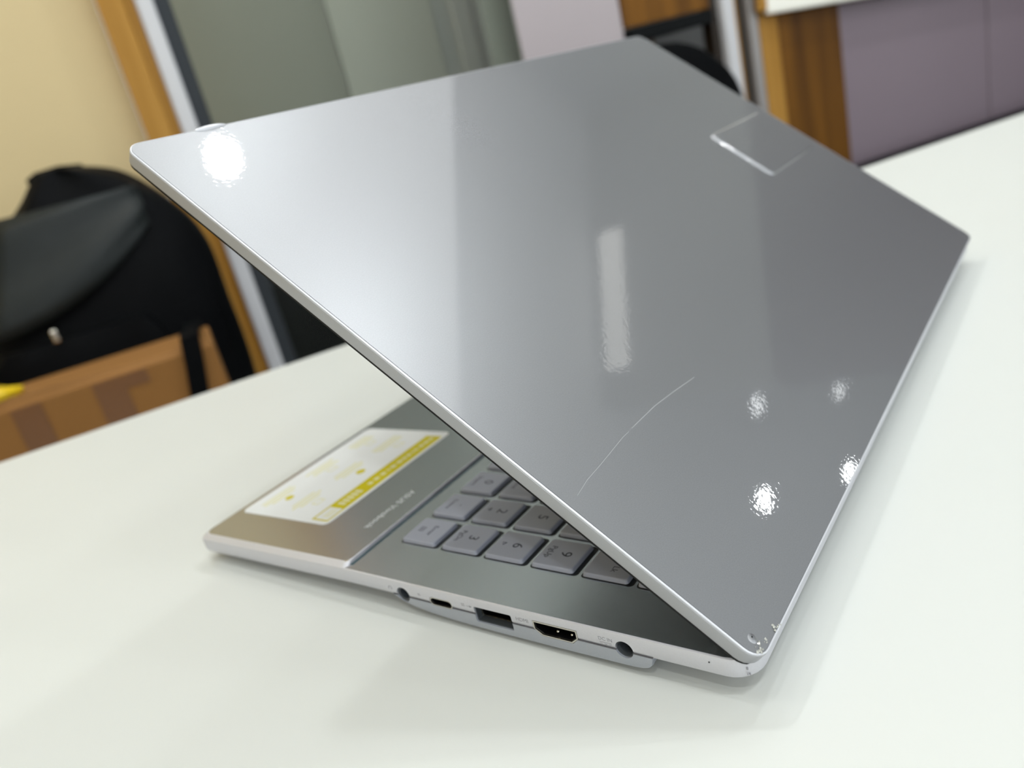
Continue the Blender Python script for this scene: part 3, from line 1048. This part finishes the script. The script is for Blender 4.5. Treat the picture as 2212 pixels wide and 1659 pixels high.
# main block, running to the laptop's left
MX = KX + 3 * PX
rows = [
    [(16.9, '>'), (16.9, 'v'), (16.9, '<'), (17.5, 'Ctrl'), (17.5, 'Alt'), (92.0, ''), (17.5, 'Alt'), (17.5, 'Fn'), (17.5, 'Win'), (26.0, 'Ctrl')],
    [(44.0, 'Shift'), (18.6, '/'), (18.6, '.'), (18.6, ','), (18.6, 'M'), (18.6, 'N'), (18.6, 'B'), (18.6, 'V'), (18.6, 'C'), (18.6, 'X'), (18.6, 'Z'), (41.0, 'Shift')],
    [(36.5, 'Enter'), (18.6, "'"), (18.6, ';'), (18.6, 'L'), (18.6, 'K'), (18.6, 'J'), (18.6, 'H'), (18.6, 'G'), (18.6, 'F'), (18.6, 'D'), (18.6, 'S'), (18.6, 'A'), (31.0, 'Caps')],
    [(26.5, '\\'), (18.6, ']'), (18.6, '['), (18.6, 'P'), (18.6, 'O'), (18.6, 'I'), (18.6, 'U'), (18.6, 'Y'), (18.6, 'T'), (18.6, 'R'), (18.6, 'E'), (18.6, 'W'), (18.6, 'Q'), (26.0, 'Tab')],
    [(33.0, 'Back'), (18.6, '='), (18.6, '-'), (18.6, '0'), (18.6, '9'), (18.6, '8'), (18.6, '7'), (18.6, '6'), (18.6, '5'), (18.6, '4'), (18.6, '3'), (18.6, '2'), (18.6, '1'), (19.0, '`')],
]
for r, row in enumerate(rows):
    x = MX + 1.0
    for w, lab in row:
        add_key(x, KY - r * PY, w - 3.2, KD, [(lab, 4.2 if len(lab) == 1 else 2.6, 0, 1.5)] if lab else ())
        x += w
x = MX + 1.0
for i in range(14):
    add_key(x, KY - 5 * PY + 0.2, 17.0, 8.6)
    x += 19.6

# --- sticker on the palm rest
sl = math.atan2(-2.2, 90.5)
stk = obj('sticker', prism(0, 78.0, 0, 55.0, 0.0, 0.10, 3.0, 0, 4), M['sticker'], lap, (0.0205, 0.1732, zp(173.2) * .001), (sl, 0, 0))
tag(stk, 'white and yellow printed feature sticker on the palm rest')


def srect(bm, x0, x1, y0, y1, z=0.10):
    box(bm, x0, x1, y0, y1, z, z + 0.012, 0, 0.001)


bm = bmesh.new()
srect(bm, 11.5, 73.5, 1.8, 11.2)
for a in ((2.2, 11.5, 1.8, 2.7), (2.2, 11.5, 10.3, 11.2), (2.2, 3.1, 2.7, 10.3)):
    srect(bm, *a)
obj('sticker_band', bm, M['sticker_y'], stk)
rnd = random.Random(5)
bm = bmesh.new()
for i in range(9):            # blurred lettering in the band
    if i < 5:
        srect(bm, 14 + i * 2.4, 15.7 + i * 2.4, 4.6, 8.8, 0.113)
x = 30.0
while x < 70:
    w = rnd.uniform(1.0, 3.0)
    srect(bm, x, x + w, 5.2, 7.6, 0.113)
    x += w + rnd.uniform(0.7, 1.6)
obj('sticker_lettering', bm, M['sticker_p'], stk)
bm = bmesh.new()
for y in (4.2, 5.6, 7.0):
    srect(bm, 4.6, 10.4, y, y + 0.7)
for cx in (14.0, 39.0, 64.0):
    for cy in (19.0, 37.0):
        for k_ in range(3):
            w = rnd.uniform(11, 17)
            srect(bm, cx - w / 2, cx + w / 2, cy + 6.0 + k_ * 2.3, cy + 7.2 + k_ * 2.3)
obj('sticker_lettering', bm, M['sticker_p'], stk)
for cx, cy, s in ((39.0, 20.5, 2.2), (14.0, 39.5, 2.0)):
    obj('sticker_icon', lathe([(s, 0.10), (s, 0.113)], 14, 0.001, None, 'z', (cx, cy, 0)), M['sticker_y'], stk)
for cx, cy in ((14.0, 20.5), (39.0, 39.5), (64.0, 20.5), (64.0, 39.5)):
    bm = bmesh.new()
    for a in ((-2.4, 2.4, -2, -1.4), (-2.4, 2.4, 1.4, 2), (-2.4, -1.8, -2, 2), (1.8, 2.4, -2, 2)):
        srect(bm, cx + a[0], cx + a[1], cy + a[2], cy + a[3])
    obj('sticker_icon', bm, M['sticker_p'], stk)
text('palm_rest_marking', 'ASUS Vivobook', 0.0042, M['faint_white'], lap, (0.0362, 0.1530, zp(153) * .001 + 0.00003), (-1, 0, 0), (0, -1, 0))

# --- lid
TH = math.radians(39.57693)
lid = obj('lid', bmesh.new(), None, lap, (0.001, -0.0016436, 0.0011027), (TH, 0, 0))
LW, LL = 357.7, 230.0


def lid_ring(i, z, r=5.5):
    return [(x, y, z) for x, y in rrect(i, LW - i, i, LL - i, max(r - i, 1), 6)]


bm = loft([lid_ring(0.72, 0.0, 5.2), lid_ring(0.72, -0.5, 5.2)])
old = lid.data
bmesh.ops.recalc_face_normals(bm, faces=bm.faces[:])
bm.to_mesh(old)
bm.free()
old.materials.append(M['lid'])
smooth(lid, 25)
obj('lid_seam', loft([lid_ring(0.30, -0.13, 5.3), lid_ring(0.22, -0.62)]), M['groove'], lid)
bm = bmesh.new()
lay = [[bm.verts.new(Vector(p) * 0.001) for p in r] for r in (lid_ring(0.62, -0.14, 5.3), lid_ring(0.56, -0.02, 5.3), lid_ring(0.34, -0.05), lid_ring(0.12, -0.22), lid_ring(0.10, -0.42), lid_ring(0.5, -0.42))]
for A, B in zip(lay, lay[1:]):
    for i in range(len(A)):
        j = (i + 1) % len(A)
        bm.faces.new((A[i], A[j], B[j], B[i]))
smooth(obj('lid_rim', bm, M['edge'], lid), 40)
smooth(obj('lid_frame', loft([lid_ring(0.12, -0.52), lid_ring(0.0, -0.62), lid_ring(0.0, -4.0), lid_ring(0.25, -4.45), lid_ring(0.7, -4.6)]), M['lid_side'], lid), 30)
obj('bezel', loft([lid_ring(0.35, -4.5), lid_ring(0.35, -5.2)]), M['black'], lid)
obj('screen', prism(8, LW - 8, 18, LL - 9, -5.25, -5.21, 1.5), M['screen'], lid)
# raised name plate, rounded border
LP = (271.0, 346.2, 99.0, 138.0)
smooth(obj('name_plate', prism(LP[0], LP[1], LP[2], LP[3], -0.05, 1.1, 3.2, 1.3, 5), M['lid'], lid), 60)
# hinge cover between lid and base
smooth(obj('hinge', lathe([(1.6, 40.0), (1.6, 318.0)], 14, 0.001, axis='x', center=(0, 3.0, -0.6)), M['black'], lap))
# scratch running across the lid
bm = bmesh.new()
sp = [(5.2, 57.6), (12, 58.6), (20, 58.9), (34.3, 59.8), (38, 59.7)]
sp2 = [(40.0, 59.8), (55, 59.6), (66, 58.6), (80, 57.0)]
for pts, w in ((sp, 0.06), (sp2, 0.09)):
    prev = None
    for x, y in pts:
        a = bm.verts.new((x * .001, (y - w) * .001, 0.00002)); b = bm.verts.new((x * .001, (y + w) * .001, 0.00002))
        if prev:
            bm.faces.new((prev[0], a, b, prev[1]))
        prev = (a, b)
obj('scratch', bm, M['scratch'], lid)
# torn bits of the protective film at the hinge corner and the top edge
rnd = random.Random(11)


def film_bits(cx, cy, rx, ry, n, h):
    bm = bmesh.new()
    for i in range(n):
        a = rnd.uniform(0, 6.28)
        q = rnd.random() ** 0.5
        x, y = cx + rx * q * math.cos(a), cy + ry * q * math.sin(a)
        s = rnd.uniform(0.15, 0.6)
        ps = []
        for t in range(5):
            b = 6.283 * t / 5 + rnd.uniform(-.4, .4)
            ps.append(bm.verts.new(((x + s * math.cos(b)) * .001, (y + s * rnd.uniform(.5, 1) * math.sin(b)) * .001, rnd.uniform(0.0, h) * .001)))
        c = bm.verts.new((x * .001, y * .001, (h + 0.1) * .001))
        for t in range(5):
            bm.faces.new((ps[t], ps[(t + 1) % 5], c))
    return bm


tag(obj('film_scuff', film_bits(4.2, 2.0, 3.0, 1.3, 16, 0.25), M['film'], lid), 'torn crumpled clear film at the hinge corner')
tag(obj('film_scuff', film_bits(13.2, 1.0, 2.0, 0.9, 9, 0.25), M['film'], lid), 'small torn film bubble on the hinge edge')
obj('film_bubble', lathe([(0.0, 0.25), (0.5, 0.22), (1.0, 0.1), (1.3, 0.0)], 14, 0.001, center=(4.6, 4.6, 0)), M['lid'], lid)
obj('film_pit', lathe([(0.22, 0.2), (0.22, 0.27)], 10, 0.001, center=(4.7, 4.9, 0)), M['black'], lid)
bm = bmesh.new()
bmesh.ops.create_uvsphere(bm, u_segments=16, v_segments=8, radius=1)
for v in bm.verts:
    v.co = Vector((v.co.x * 0.0065, v.co.y * 0.0012, v.co.z * 0.0011))
tag(obj('film_bubble', bm, M['edge'], lid, (0.032, 0.2294, -0.0002)), 'lifted film bubble on the top edge of the lid')
# chipped paint on the chassis corner
bm = bmesh.new()
for (x, y, z, s) in ((2.75, 3.05, -2.9, .28), (2.6, 3.1, -4.4, .2), (3.1, 2.75, -4.7, .25)):
    bmesh.ops.create_icosphere(bm, subdivisions=1, radius=s * .001, matrix=Matrix.Translation((x * .001, y * .001, z * .001)) @ Matrix.Diagonal((1, 1, 1.6, 1)))
obj('paint_chip', bm, M['faint'], lap)

# lettering becomes plain mesh
dg = bpy.context.evaluated_depsgraph_get()
for o in [o for o in COL.objects if o.type == 'FONT']:
    me = bpy.data.meshes.new_from_object(o.evaluated_get(dg))
    nm = o.name
    o.name = 'old'
    q = bpy.data.objects.new(nm, me)
    COL.objects.link(q)
    q.parent = o.parent
    q.matrix_local = o.matrix_local.copy()
    if not me.materials:
        me.materials.append(o.data.materials[0])
    bpy.data.objects.remove(o)
